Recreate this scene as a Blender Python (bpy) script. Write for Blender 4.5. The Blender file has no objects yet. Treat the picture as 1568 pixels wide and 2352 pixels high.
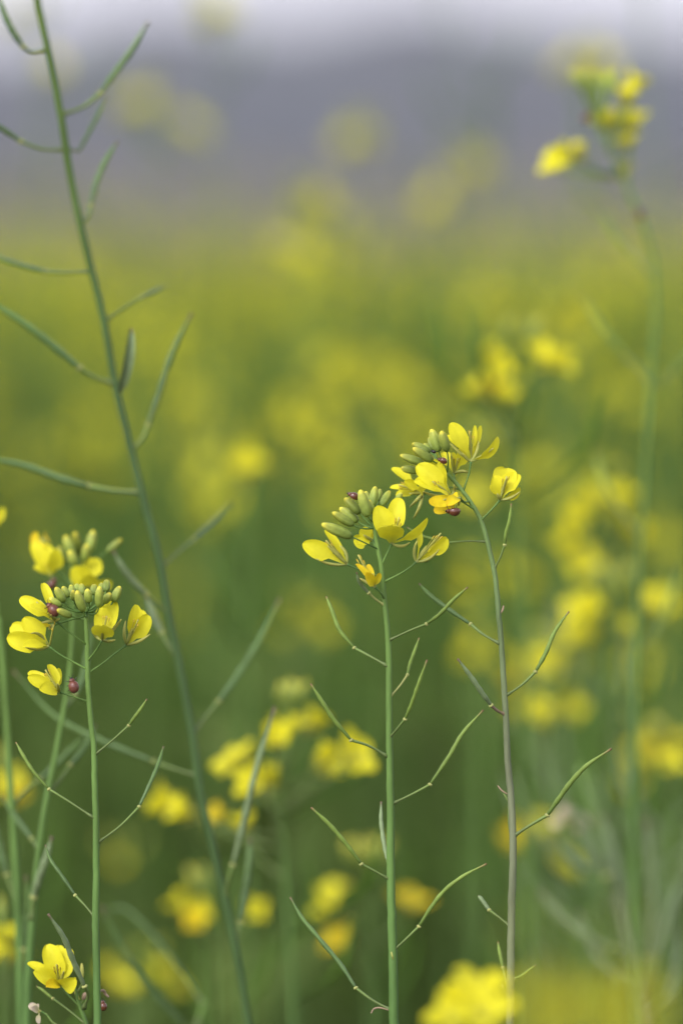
import bpy, math, random
import numpy as np
from mathutils import Vector, Matrix
R = math.radians
sc = bpy.context.scene
COL = sc.collection

# ------------------------------------------------------------------ camera, world, sun, exposure
EYE, PITCH, LENS, SH, FOC = 0.85, R(2.8), 130.7, 22.3, 1.5
cd = bpy.data.cameras.new('camera'); cam = bpy.data.objects.new('camera', cd); COL.objects.link(cam)
cam.location = (0, 0, EYE); cam.rotation_euler = (R(90) - PITCH, 0, 0)
cd.sensor_fit = 'VERTICAL'; cd.sensor_height = SH; cd.sensor_width = SH * 2 / 3; cd.lens = LENS
cd.clip_start = 0.05; cd.clip_end = 20000
cd.dof.use_dof = True; cd.dof.focus_distance = FOC; cd.dof.aperture_fstop = 4.0
sc.camera = cam

SUN_EL, SUN_AZ = R(40), R(215)          # azimuth clockwise from +Y: behind the camera, to the left
w = bpy.data.worlds.new('World'); sc.world = w; w.use_nodes = True
nt = w.node_tree; nt.nodes.clear()
sky = nt.nodes.new('ShaderNodeTexSky'); sky.sky_type = 'NISHITA'; sky.sun_disc = False
sky.sun_elevation = SUN_EL; sky.sun_rotation = SUN_AZ; sky.air_density = 1.0; sky.dust_density = 1.5; sky.ozone_density = 1.0
hs = nt.nodes.new('ShaderNodeHueSaturation'); hs.inputs['Saturation'].default_value = 0.22
mx = nt.nodes.new('ShaderNodeMix'); mx.data_type = 'RGBA'; mx.blend_type = 'MULTIPLY'; mx.inputs[0].default_value = 1
mx.inputs[7].default_value = (1.0, 0.968, 1.085, 1)
bg = nt.nodes.new('ShaderNodeBackground'); bg.inputs['Strength'].default_value = 0.15
wo = nt.nodes.new('ShaderNodeOutputWorld')
L = nt.links.new
L(sky.outputs[0], hs.inputs['Color']); L(hs.outputs[0], mx.inputs[6]); L(mx.outputs[2], bg.inputs['Color']); L(bg.outputs[0], wo.inputs['Surface'])

sd = bpy.data.lights.new('sun', 'SUN'); sd.energy = 1.2; sd.angle = R(25); sd.color = (1, 0.985, 0.955)
so = bpy.data.objects.new('sun', sd); COL.objects.link(so)
sdir = Vector((math.sin(SUN_AZ) * math.cos(SUN_EL), math.cos(SUN_AZ) * math.cos(SUN_EL), math.sin(SUN_EL)))
so.rotation_euler = sdir.to_track_quat('Z', 'Y').to_euler(); so.location = (0, -2, 6)

vs = sc.view_settings; vs.view_transform = 'Standard'; vs.look = 'None'; vs.exposure = 0.82; vs.gamma = 1; vs.use_curve_mapping = False
sc.render.engine = 'CYCLES'
cy = sc.cycles; cy.max_bounces = 6; cy.diffuse_bounces = 3; cy.glossy_bounces = 2; cy.transmission_bounces = 3; cy.volume_bounces = 0
cy.transparent_max_bounces = 4; cy.use_denoising = True; cy.caustics_reflective = False; cy.caustics_refractive = False

# ------------------------------------------------------------------ helpers
KV = SH / LENS
FWD = Vector((0, math.cos(PITCH), -math.sin(PITCH))); UPV = Vector((0, math.sin(PITCH), math.cos(PITCH))); XV = Vector((1, 0, 0))
def P(x, y, d):                       # where a thing seen at (x, y) of a 1568 x 2352 view stands, d metres away
    return Vector((0, 0, EYE)) + FWD * d + XV * ((x - 784) / 2352 * KV * d) + UPV * ((1176 - y) / 2352 * KV * d)
def px(d): return KV * d / 2352       # metres covered by one such unit at d metres
def Z(ox, oy, f): return lambda x, y: (ox + f * x, oy + f * y)
Z1 = Z(679.7, 936.9, .3515); Z5 = Z(679.7, 1377.9, .3515); Z6 = Z(643, 1837.2, .3515); Z7 = Z(1102.3, 1653.5, .2970)
Z10 = Z(1010.5, 1286, .3556); Z2 = Z(0, 1175.8, .2812); Z3 = Z(0, 1653.5, .3515)
D0 = Z(0, 0, 1.0)

def tagit(o, label=None, cat=None, group=None, kind=None):
    if label: o['label'] = label
    if cat: o['category'] = cat
    if group: o['group'] = group
    if kind: o['kind'] = kind
    return o
def thing(name, loc, label, cat, group=None):
    o = bpy.data.objects.new(name, None); COL.objects.link(o); o.location = loc; o.empty_display_size = .01
    return tagit(o, label, cat, group)

class MB:
    def __init__(s): s.v = []; s.f = []; s.t = []; s.mi = []
    def tube(s, pts, rad, n=8, tv=None, mi=0, ridge=0):
        pts = [Vector(p) for p in pts]; k = len(pts); b = len(s.v)
        tan = [(pts[min(i + 1, k - 1)] - pts[max(i - 1, 0)]).normalized() for i in range(k)]
        u = tan[0].orthogonal().normalized()
        for i in range(k):
            u = (u - tan[i] * u.dot(tan[i])).normalized(); q = tan[i].cross(u)
            r = rad[i] if hasattr(rad, '__len__') else rad
            for j in range(n):
                a = 2 * math.pi * j / n; rr = r * (1 + (ridge if j % 2 else -ridge))
                s.v.append(pts[i] + (u * math.cos(a) + q * math.sin(a)) * rr)
                s.t.append(tv[i] if tv else i / (k - 1))
        for i in range(k - 1):
            for j in range(n):
                j2 = (j + 1) % n
                s.f.append((b + i * n + j, b + i * n + j2, b + (i + 1) * n + j2, b + (i + 1) * n + j)); s.mi.append(mi)
        s.f.append(tuple(b + j for j in range(n - 1, -1, -1))); s.mi.append(mi)
        s.f.append(tuple(b + (k - 1) * n + j for j in range(n))); s.mi.append(mi)
    def sheet(s, grid, ts, mi=0):
        b = len(s.v); n = len(grid); m = len(grid[0])
        for i in range(n):
            for j in range(m): s.v.append(grid[i][j]); s.t.append(ts[i])
        for i in range(n - 1):
            for j in range(m - 1):
                s.f.append((b + i * m + j, b + i * m + j + 1, b + (i + 1) * m + j + 1, b + (i + 1) * m + j)); s.mi.append(mi)
    def mesh(s, name, mats, org=Vector((0, 0, 0)), smooth=True):
        me = bpy.data.meshes.new(name)
        me.from_pydata([tuple(Vector(p) - org) for p in s.v], [], s.f)
        for m in (mats if isinstance(mats, (list, tuple)) else [mats]): me.materials.append(m)
        a = me.attributes.new('t', 'FLOAT', 'POINT'); a.data.foreach_set('value', s.t)
        me.polygons.foreach_set('material_index', s.mi)
        if smooth: me.polygons.foreach_set('use_smooth', [True] * len(s.f))
        me.update(); return me
def add(name, me, parent=None, loc=None, mat=None):
    o = bpy.data.objects.new(name, me); COL.objects.link(o)
    if parent: o.parent = parent
    if loc is not None: o.location = loc
    if mat is not None: o.matrix_local = mat
    return o

def spline(pts, vals=None, sub=6):
    pts = [Vector(p) for p in pts]
    vals = vals or [0] * len(pts); o = []; ov = []
    tg = []
    for i in range(len(pts)):           # tangents weighted by spacing, so uneven steps do not overshoot
        a, b = pts[max(i - 1, 0)], pts[min(i + 1, len(pts) - 1)]; la = (pts[i] - a).length; lb = (b - pts[i]).length
        tg.append((((pts[i] - a) / la * lb if la > 1e-9 else Vector()) + ((b - pts[i]) / lb * la if lb > 1e-9 else Vector())) / (la + lb) if la > 1e-9 and lb > 1e-9 else (b - a).normalized())
    for i in range(len(pts) - 1):
        p1 = pts[i]; p2 = pts[i + 1]; l_ = (p2 - p1).length; m1 = tg[i] * l_; m2 = tg[i + 1] * l_
        for k in range(sub):
            t = k / sub
            o.append(p1 * (2 * t ** 3 - 3 * t * t + 1) + m1 * (t ** 3 - 2 * t * t + t) + p2 * (3 * t * t - 2 * t ** 3) + m2 * (t ** 3 - t * t))
            ov.append(vals[i] * (1 - t) + vals[i + 1] * t)
    o.append(pts[-1]); ov.append(vals[-1]); return o, ov

# ------------------------------------------------------------------ materials
def mat(name, cols, rough=.5, trans=0., spec=.3, nscale=300., namt=.25, bump=0., bscale=800., rnd=.12, tcol=None, streak=None, coat=0.):
    m = bpy.data.materials.new(name); m.use_nodes = True; t = m.node_tree; n = t.nodes; n.clear(); L = t.links.new
    out = n.new('ShaderNodeOutputMaterial'); bs = n.new('ShaderNodeBsdfPrincipled')
    at = n.new('ShaderNodeAttribute'); at.attribute_name = 't'
    cr = n.new('ShaderNodeValToRGB'); e = cr.color_ramp.elements
    for i, (p, c) in enumerate(cols):
        x = e[i] if i < len(e) else e.new(p); x.position = p; x.color = (*c, 1)
    if len(cols) == 1: e.remove(e[1])
    L(at.outputs['Fac'], cr.inputs[0])
    tc = n.new('ShaderNodeTexCoord'); no = n.new('ShaderNodeTexNoise'); no.inputs['Scale'].default_value = nscale; no.inputs['Detail'].default_value = 4
    if streak:
        mp = n.new('ShaderNodeMapping'); mp.inputs['Scale'].default_value = streak; L(tc.outputs['Object'], mp.inputs[0]); L(mp.outputs[0], no.inputs['Vector'])
    else: L(tc.outputs['Object'], no.inputs['Vector'])
    oi = n.new('ShaderNodeObjectInfo')
    mr = n.new('ShaderNodeMapRange'); mr.inputs[1].default_value = .25; mr.inputs[2].default_value = .75; mr.inputs[3].default_value = 1 - namt; mr.inputs[4].default_value = 1 + namt
    L(no.outputs['Fac'], mr.inputs[0])
    m2 = n.new('ShaderNodeMapRange'); m2.inputs[3].default_value = 1 - rnd; m2.inputs[4].default_value = 1 + rnd; L(oi.outputs['Random'], m2.inputs[0])
    mu = n.new('ShaderNodeMath'); mu.operation = 'MULTIPLY'; L(mr.outputs[0], mu.inputs[0]); L(m2.outputs[0], mu.inputs[1])
    hv = n.new('ShaderNodeHueSaturation'); L(cr.outputs[0], hv.inputs['Color']); L(mu.outputs[0], hv.inputs['Value'])
    L(hv.outputs[0], bs.inputs['Base Color']); bs.inputs['Roughness'].default_value = rough; bs.inputs['Specular IOR Level'].default_value = spec
    bs.inputs['Coat Weight'].default_value = coat
    if bump:
        bn = n.new('ShaderNodeTexNoise'); bn.inputs['Scale'].default_value = bscale; bn.inputs['Detail'].default_value = 3
        if streak: L(mp.outputs[0], bn.inputs['Vector'])
        else: L(tc.outputs['Object'], bn.inputs['Vector'])
        bp = n.new('ShaderNodeBump'); bp.inputs['Strength'].default_value = bump; bp.inputs['Distance'].default_value = .0003
        L(bn.outputs['Fac'], bp.inputs['Height']); L(bp.outputs[0], bs.inputs['Normal'])
    if trans:
        tr = n.new('ShaderNodeBsdfTranslucent'); mi = n.new('ShaderNodeMixShader'); mi.inputs[0].default_value = trans
        if tcol:
            ml = n.new('ShaderNodeMix'); ml.data_type = 'RGBA'; ml.blend_type = 'MULTIPLY'; ml.inputs[0].default_value = 1
            L(hv.outputs[0], ml.inputs[6]); ml.inputs[7].default_value = (*tcol, 1); L(ml.outputs[2], tr.inputs[0])
        else: L(hv.outputs[0], tr.inputs[0])
        L(bs.outputs[0], mi.inputs[1]); L(tr.outputs[0], mi.inputs[2]); L(mi.outputs[0], out.inputs[0])
    else: L(bs.outputs[0], out.inputs[0])
    return m
M = {}
M['petal'] = mat('petal_yellow', [(0, (.52, .56, .07)), (.25, (.78, .73, .035)), (1, (.84, .78, .03))], .55, .35, .2, 500, .07, .15, 900, .05)
M['petal_old'] = mat('petal_orange', [(0, (.60, .50, .03)), (.5, (.82, .66, .02)), (1, (.80, .57, .018))], .6, .3, .2, 700, .12, .4, 900, .08)
M['petal_pale'] = mat('petal_faded', [(0, (.5, .5, .2)), (1, (.62, .50, .40))], .7, .3, .2, 500, .15, .3, 900, .08)
M['sepal'] = mat('sepal_yellow_green', [(0, (.38, .42, .10)), (1, (.58, .56, .13))], .5, .25, .3, 600, .1, 0, 0, .08)
M['bud'] = mat('bud_green', [(0, (.18, .26, .05)), (.5, (.28, .35, .06)), (.84, (.38, .41, .06)), (.97, (.70, .62, .05))], .5, .1, .3, 700, .22, .3, 700, .2)
M['stem'] = mat('stem_green', [(0, (.09, .175, .042)), (1, (.14, .235, .05))], .6, 0, .22, 420, .28, .5, 700, .06, streak=(1, 1, .12))
M['stem_grey'] = mat('stem_purple_grey', [(0, (.16, .185, .095)), (.45, (.175, .195, .105)), (.72, (.15, .215, .08)), (1, (.16, .265, .06))], .6, 0, .22, 420, .28, .5, 700, .04, streak=(1, 1, .15))
M['stem_blue'] = mat('stem_bluish_green', [(0, (.062, .115, .032)), (.6, (.062, .112, .034)), (1, (.09, .15, .022))], .6, 0, .2, 400, .2, .3, 600, .04, streak=(1, 1, .12))
M['pod'] = mat('pod_green', [(0, (.10, .16, .03)), (.3, (.17, .25, .045)), (.9, (.21, .30, .06)), (.97, (.26, .22, .08)), (1, (.16, .09, .04))], .55, 0, .22, 400, .16, .2, 600, .14)
M['pod_pale'] = mat('pod_grey_green', [(0, (.17, .23, .10)), (.9, (.20, .27, .12)), (1, (.14, .09, .05))], .5, 0, .3, 400, .2, .3, 600, .1)
M['pod_dark'] = mat('pod_deep_green', [(0, (.09, .15, .05)), (.9, (.11, .19, .045)), (1, (.14, .10, .05))], .45, 0, .3, 300, .15, .2, 600, .12)
M['stalk'] = mat('stalk_green', [(0, (.12, .16, .05)), (1, (.16, .24, .055))], .5, 0, .3, 400, .12, .1, 600, .1)
M['joint'] = mat('joint_yellow_green', [(0, (.34, .36, .11)), (1, (.34, .36, .11))], .5, 0, .3, 400, .1)
M['tipbrown'] = mat('stigma_brown', [(0, (.22, .14, .06)), (1, (.16, .08, .04))], .6, 0, .2)
M['stamen'] = mat('stamen_ochre', [(0, (.55, .55, .12)), (.7, (.6, .5, .06)), (1, (.5, .3, .03))], .6, .1, .2)
M['dry'] = mat('withered_beige', [(0, (.32, .24, .14)), (1, (.42, .29, .20))], .7, .1, .2, 500, .25, .4)
M['beetle'] = mat('beetle_red_brown', [(0, (.11, .036, .016)), (1, (.14, .047, .021))], .22, 0, .5, 900, .25, 0, 0, .1, coat=.4)
M['beetle_pink'] = mat('beetle_dull_red', [(0, (.14, .048, .030)), (1, (.175, .062, .04))], .35, 0, .5, 900, .2, 0, 0, .1)
M['black'] = mat('beetle_black', [(0, (.012, .010, .010)), (1, (.02, .012, .01))], .3, 0, .5)
M['leaf'] = mat('leaf_green', [(0, (.110, .155, .038)), (1, (.140, .196, .048))], .75, .35, .04, 60, .25, 0, 0, .15)
M['fstem'] = mat('field_stem_green', [(0, (.055, .105, .022)), (1, (.095, .165, .03))], .6, 0, .1,
     60, .2, 0, 0, .15)

M['fpod'] = mat('field_pod_green', [(0, (.06, .13, .015)), (1, (.10, .19, .025))], .6, 0, .1, 60, .2, 0, 0, .15)

# ------------------------------------------------------------------ setting: ground, hills, haze
def ground_mat():
    m = bpy.data.materials.new('soil_and_weeds'); m.use_nodes = True; t = m.node_tree; n = t.nodes; L = t.links.new
    bs = n['Principled BSDF']; bs.inputs['Roughness'].default_value = .9; bs.inputs['Specular IOR Level'].default_value = .1
    tc = n.new('ShaderNodeTexCoord'); a = n.new('ShaderNodeTexNoise'); a.inputs['Scale'].default_value = 6; a.inputs['Detail'].default_value = 8; L(tc.outputs['Object'], a.inputs[0])
    r = n.new('ShaderNodeValToRGB'); e = r.color_ramp.elements; e[0].position = .4; e[0].color = (.035, .06, .015, 1); e[1].position = .62; e[1].color = (.075, .062, .035, 1)
    L(a.outputs[0], r.inputs[0])
    b = n.new('ShaderNodeTexNoise'); b.inputs['Scale'].default_value = .012; b.inputs['Detail'].default_value = 4; L(tc.outputs['Object'], b.inputs[0])
    r2 = n.new('ShaderNodeValToRGB'); e = r2.color_ramp.elements; e[0].position = .4; e[0].color = (.16, .12, .085, 1); e[1].position = .62; e[1].color = (.13, .115, .07, 1)
    L(b.outputs[0], r2.inputs[0])
    sx = n.new('ShaderNodeSeparateXYZ'); L(tc.outputs['Object'], sx.inputs[0])
    mr = n.new('ShaderNodeMapRange'); mr.inputs[1].default_value = 41; mr.inputs[2].default_value = 46; L(sx.outputs[1], mr.inputs[0])   # the sown field ends, fallow land follows
    mm = n.new('ShaderNodeMix'); mm.data_type = 'RGBA'; L(mr.outputs[0], mm.inputs[0]); L(r.outputs[0], mm.inputs[6]); L(r2.outputs[0], mm.inputs[7])
    L(mm.outputs[2], bs.inputs['Base Color']); return m
def hills_mat():
    m = bpy.data.materials.new('wooded_hillside'); m.use_nodes = True; t = m.node_tree; n = t.nodes; L = t.links.new
    bs = n['Principled BSDF']; bs.inputs['Roughness'].default_value = .95; bs.inputs['Specular IOR Level'].default_value = .05
    tc = n.new('ShaderNodeTexCoord'); a = n.new('ShaderNodeTexNoise'); a.inputs['Scale'].default_value = .02; a.inputs['Detail'].default_value = 8; L(tc.outputs['Object'], a.inputs[0])
    r = n.new('ShaderNodeValToRGB'); e = r.color_ramp.elements; e[0].position = .38; e[0].color = (.012, .024, .030, 1); e[1].position = .66; e[1].color = (.075, .068, .055, 1)
    L(a.outputs[0], r.inputs[0]); L(r.outputs[0], bs.inputs['Base Color']); return m
def grid_mesh(name, xs, ys, hf, m):
    v = [(x, y, hf(x, y)) for y in ys for x in xs]; nx = len(xs)
    f = [(j * nx + i, j * nx + i + 1, (j + 1) * nx + i + 1, (j + 1) * nx + i) for j in range(len(ys) - 1) for i in range(nx - 1)]
    me = bpy.data.meshes.new(name); me.from_pydata(v, [], f); me.materials.append(m)
    me.polygons.foreach_set('use_smooth', [True] * len(f)); return me
gx = [-1500, -700, -300, -120, -50, -20, -8, -3, 0, 3, 8, 20, 50, 120, 300, 700, 1500]
gy = [-100, -40, -15, -5, 0, 2, 4, 7, 12, 20, 35, 48, 56, 80, 140, 260, 420, 700, 1100, 1900, 3000]
def smooth(a, b, x): t = min(1, max(0, (x - a) / (b - a))); return t * t * (3 - 2 * t)
go = add('ground', grid_mesh('ground', gx, gy, lambda x, y: 5.5 * smooth(120, 900, y), ground_mat())); tagit(go, kind='structure')
rng = random.Random(5)
HX = np.concatenate([np.linspace(-1480, -160, 24), np.linspace(-150, 150, 41), np.linspace(160, 1480, 24)]); HY = np.linspace(950, 2950, 40)
def hill_h(x, y):
    ridge = 54 + 6 * math.sin(x * .011 + .6) + 4 * math.sin(x * .031 + 2) + 2.5 * math.sin(x * .083)
    ridge += 3 - 9 * smooth(45, 110, x) + 2 * smooth(-40, -95, x) - 5 * math.exp(-((x + 14) / 26) ** 2)
    z = ridge * smooth(950, 1850, y)
    return z + 3.5 + 1.6 * math.sin(x * .05 + y * .013) * smooth(950, 1200, y) + 1.2 * math.sin(x * .17 - y * .05) * smooth(1000, 1200, y) - (1 - smooth(950, 1010, y)) * 4
ho = add('hills', grid_mesh('hills', [float(x) for x in HX], [float(y) for y in HY], hill_h, hills_mat())); tagit(ho, kind='structure')

HAZE = 2.6e-4
hm = bpy.data.materials.new('haze_air'); hm.use_nodes = True; n = hm.node_tree.nodes; n.clear()
pv = n.new('ShaderNodeVolumePrincipled'); pv.inputs['Density'].default_value = HAZE; pv.inputs['Color'].default_value = (.90, .925, 1.0, 1); pv.inputs['Anisotropy'].default_value = .1
mo = n.new('ShaderNodeOutputMaterial'); hm.node_tree.links.new(pv.outputs[0], mo.inputs['Volume'])
bx = bpy.data.meshes.new('haze'); X0, X1, Y0, Y1, H0, H1 = -1560, 1560, -160, 3100, -1, 82
bx.from_pydata([(X0, Y0, H0), (X1, Y0, H0), (X1, Y1, H0), (X0, Y1, H0), (X0, Y0, H1), (X1, Y0, H1), (X1, Y1, H1), (X0, Y1, H1)], [],
               [(3, 2, 1, 0), (4, 5, 6, 7), (0, 1, 5, 4), (1, 2, 6, 5), (2, 3, 7, 6), (3, 0, 4, 7)])
bx.materials.append(hm); hz = add('haze', bx); tagit(hz, kind='stuff')

# ------------------------------------------------------------------ the standing field: prototypes
def tri_arrays(mb):
    v = np.array([tuple(p) for p in mb.v], dtype=np.float32); tr = []; mi = []
    for f, m in zip(mb.f, mb.mi):
        for k in range(1, len(f) - 1): tr.append((f[0], f[k], f[k + 1])); mi.append(m)
    return v, np.array(tr, dtype=np.int32), np.array(mi, dtype=np.int32), np.array(mb.t, dtype=np.float32)

def lp_flower(mb, c, ax, rg, s=1.0, mi=0):
    ax = ax.normalized(); u = ax.orthogonal().normalized(); v = ax.cross(u); a0 = rg.uniform(0, 6.28); op = rg.uniform(.35, 1.0)
    for k in range(4):
        a = a0 + k * math.pi / 2 + rg.uniform(-.15, .15); r = u * math.cos(a) + v * math.sin(a); q = ax.cross(r)
        Lp = .0074 * s * rg.uniform(.85, 1.1); d = (r * op + ax * (1.1 - op)).normalized()
        b = len(mb.v)
        for p, t in ((c, 0), (c + d * Lp * .62 + q * .0032 * s, .6), (c + d * Lp + r * .001 * s, 1), (c + d * Lp * .62 - q * .0032 * s, .6)):
            mb.v.append(p); mb.t.append(t)
        mb.f.append((b, b + 1, b + 2, b + 3)); mb.mi.append(mi)
def lp_head(rg, n=8, buds=7, s=1.0):
    mb = MB()
    for k in range(n):
        a = rg.uniform(0, 6.28); h = rg.uniform(-.035, .004); r = .016 * s * rg.uniform(.5, 1.1)
        c = Vector((r * math.cos(a), r * math.sin(a), h)); lp_flower(mb, c, Vector((c.x, c.y, .012 * rg.uniform(.2, 1.2))), rg, s * rg.uniform(.9, 1.15), 0)
    for k in range(buds):
        a = rg.uniform(0, 6.28); r = .006 * rg.uniform(.2, 1); c = Vector((r * math.cos(a), r * math.sin(a), .006 + rg.uniform(-.003, .004)))
        mb.tube([c, c + Vector((c.x * .4, c.y * .4, .003)), c + Vector((c.x * .5, c.y * .5, .006))], [.0006, .0014, .0004], 3, mi=1)
    return mb
def lp_pod(rg, L=.05):
    mb = MB(); a = rg.uniform(.5, .9)
    p = [Vector((0, 0, 0)), Vector((.016, 0, .008)), Vector((.016 + L * .5 * math.cos(a), 0, .008 + L * .5 * math.sin(a))), Vector((.016 + L * .9 * math.cos(a + .25), 0, .01 + L * math.sin(a + .25)))]
    mb.tube(p, [.0006, .0007, .0014, .0004], 3); return mb
def lp_leaf(rg, L=.13):
    mb = MB(); g = []; ts = []; W = L * rg.uniform(.16, .24); dr = rg.uniform(.1, .5)
    for i in range(6):
        t = i / 5; x = L * t; z = L * (.35 * t - dr * t * t); wv = W * (math.sin(math.pi * min(1, t * .92 + .05)) ** .8) * (1 if i % 2 else .75) + .002
        g.append([Vector((x, -wv, z + wv * .25)), Vector((x, 0, z)), Vector((x, wv, z + wv * .25))]); ts.append(t)
    mb.sheet(g, ts); return mb
def lp_plant(rg, full=True, bloom=True):
    """a field plant 1 m tall in its own units (scaled on placing): list of part name, MB, placing matrix"""
    parts = []; H = 1.0
    lean = Vector((rg.uniform(-.06, .06), rg.uniform(-.06, .06), 0))
    top = Vector((lean.x, lean.y, H)); sp = [Vector((0, 0, 0)), Vector((lean.x * .1, lean.y * .2, .35)), Vector((lean.x * .5, lean.y * .5, .7)), top]
    mb = MB(); mb.tube(sp, [.0045, .0038, .0028, .0012], 4 if full else 3); parts.append(('stem', mb, 'fstem', Matrix()))
    tips = [(top, 1.0)]
    for k in range(2):
        a = rg.uniform(0, 6.28); h0 = rg.uniform(.42, .7); r = rg.uniform(.06, .15); hh = rg.uniform(.84, .99)
        b = sp[1].lerp(sp[2], (h0 - .35) / .35) if h0 > .35 else sp[1]; tp = Vector((b.x + r * math.cos(a), b.y + r * math.sin(a), hh))
        mb = MB(); mb.tube([b, b.lerp(tp, .45) + Vector((.25 * (tp.x - b.x), .25 * (tp.y - b.y), -.02)), tp], [.0025, .002, .001], 3); parts.append(('branch', mb, 'fstem', Matrix()))
        tips.append((tp, .9))
    for tp, s in tips:
        if bloom: parts.append(('flower_head', lp_head(rg, rg.randint(5, 7) if full else 4, 6 if full else 2, s * 1.08), 'HEAD', Matrix.Translation(tp)))
        for k in range((5 if bloom else 9) if full else 2):
            parts.append(('seed_pod', lp_pod(rg, rg.uniform(.026, .042)), 'fpod', Matrix.Translation(tp - Vector((0, 0, rg.uniform(.05, .2)))) @ Matrix.Rotation(rg.uniform(0, 6.28), 4, 'Z')))
    for k in range(10 if full else 5):
        h = rg.uniform(.08, .84); a = rg.uniform(0, 6.28)
        parts.append(('leaf', lp_leaf(rg, rg.uniform(.09, .2) * (1.1 - .6 * h)), 'leaf', Matrix.Translation((lean.x * h * .4, lean.y * h * .4, h)) @ Matrix.Rotation(a, 4, 'Z') @ Matrix.Rotation(-rg.uniform(.0, .9), 4, 'Y')))
    return parts
rng = random.Random(11)
FPROTO = []
for i in range(9):
    parts = []
    for nm, mb, mk, mx4 in lp_plant(rng, True, i % 9 not in (1, 3, 6, 8)):
        ms = [M['petal'] if i % 3 else M['petal'], M['bud']] if mk == 'HEAD' else M[mk]
        parts.append((nm, mb.mesh(nm, ms), mx4))
    FPROTO.append(parts)
def field_plant(proto, x, y, h, rot, label, group):
    t = thing('mustard_plant', (x, y, 0), label, 'flowering plant', group)
    t.rotation_euler.z = rot; t.scale = (h, h, h)
    for nm, me, mm in proto:
        add(nm, me, t, mat=mm)
    return t

# nearest plants of the field, each one a thing of its own
cells = []
y = 2.25
fr = random.Random(3)
FIELD = []
while len(FIELD) < 250:
    y = 2.25 + 6.4 * len(FIELD) / 250 + fr.uniform(-.12, .12)
    y = math.sqrt(2.45 ** 2 + (8.6 ** 2 - 2.45 ** 2) * (len(FIELD) + fr.random()) / 250)
    x = fr.uniform(-1, 1) * (.062 * y + .05)
    FIELD.append((x, y, fr.uniform(.66, .85), fr.uniform(0, 6.28)))
for i, (x, y, h, r) in enumerate(FIELD):
    k = fr.randrange(9)
    if k in (1, 3, 6, 8): field_plant(FPROTO[k], x, y, h * .94, r, 'out of focus green mustard plant past flowering in the crowded field beyond', 'green mustard plants of the field behind')
    else: field_plant(FPROTO[k], x, y, h, r, 'soft out of focus mustard plant with yellow heads in the crowded field beyond', 'mustard plants of the field behind')

# the rest of the field, past counting: one object
def merged_field():
    rg = random.Random(21); protos = []
    mats = ['fstem', 'fpod', 'leaf', 'petal', 'bud']
    for full, bloom in ((True, True), (True, False), (False, True), (False, True), (False, False)):
        V = []; F = []; MI = []; T = []; off = 0
        for nm, mb, mk, mm in lp_plant(rg, full, bloom):
            v, f, mi, t = tri_arrays(mb); m4 = np.array(mm, dtype=np.float32); v = v @ m4[:3, :3].T + m4[:3, 3]
            mi = mi + 3 if mk == 'HEAD' else np.full(len(f), mats.index(mk))
            V.append(v); F.append(f + off); MI.append(mi); T.append(t); off += len(v)
        protos.append((np.concatenate(V), np.concatenate(F), np.concatenate(MI), np.concatenate(T)))
    spots = []
    def scatter(y0, y1, dens, full):
        area = sum(2 * (.12 * yy + .6) for yy in np.linspace(y0, y1, 50)) / 50 * (y1 - y0)
        for _ in range(int(area * dens)):
            u = rg.random(); a, b, c = .12, 1.2, -(.12 * y0 * y0 + 1.2 * y0) - u * (.12 * (y1 * y1 - y0 * y0) + 1.2 * (y1 - y0))
            yy = (-b + math.sqrt(b * b - 4 * a * c)) / (2 * a); xx = rg.uniform(-1, 1) * (.12 * yy + .6)
            if yy < 8.6 and abs(xx) < .062 * yy + .05: continue
            if yy < 2.25 and abs(xx) < .3: continue
            spots.append((xx, yy, rg.uniform(.66, .87) if full else rg.uniform(.63, .79) if rg.random() < .9 else rg.uniform(.82, .98), rg.uniform(0, 6.28), rg.choice([0, 1]) if full else rg.choice([2, 3, 4])))
    scatter(2.0, 8.8, 34, True); scatter(8.8, 25, 17, False); scatter(25, 42, 7, False)
    V = []; F = []; MI = []; T = []; off = 0
    for x, y, h, r, k in spots:
        v, f, mi, t = protos[k]; c, s = math.cos(r) * h, math.sin(r) * h
        o = np.empty_like(v); o[:, 0] = v[:, 0] * c - v[:, 1] * s + x; o[:, 1] = v[:, 0] * s + v[:, 1] * c + y; o[:, 2] = v[:, 2] * h
        V.append(o); F.append(f + off); MI.append(mi); T.append(t); off += len(v)
    V = np.concatenate(V); F = np.concatenate(F).astype(np.int32); MI = np.concatenate(MI).astype(np.int32); T = np.concatenate(T)
    me = bpy.data.meshes.new('mustard_field'); nf = len(F)
    me.vertices.add(len(V)); me.vertices.foreach_set('co', V.astype(np.float32).ravel())
    me.loops.add(nf * 3); me.loops.foreach_set('vertex_index', F.ravel())
    me.polygons.add(nf); me.polygons.foreach_set('loop_start', np.arange(0, nf * 3, 3, dtype=np.int32)); me.polygons.foreach_set('material_index', MI)
    a = me.attributes.new('t', 'FLOAT', 'POINT'); a.data.foreach_set('value', T.astype(np.float32))
    for k in mats: me.materials.append(M[k])
    me.update(calc_edges=True); me.validate()
    print('field plants', len(spots), 'tris', nf)
    return me
tagit(add('mustard_field', merged_field()), 'far yellow and green mustard field fading into blur below the hills', 'field', None, 'stuff')

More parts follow.
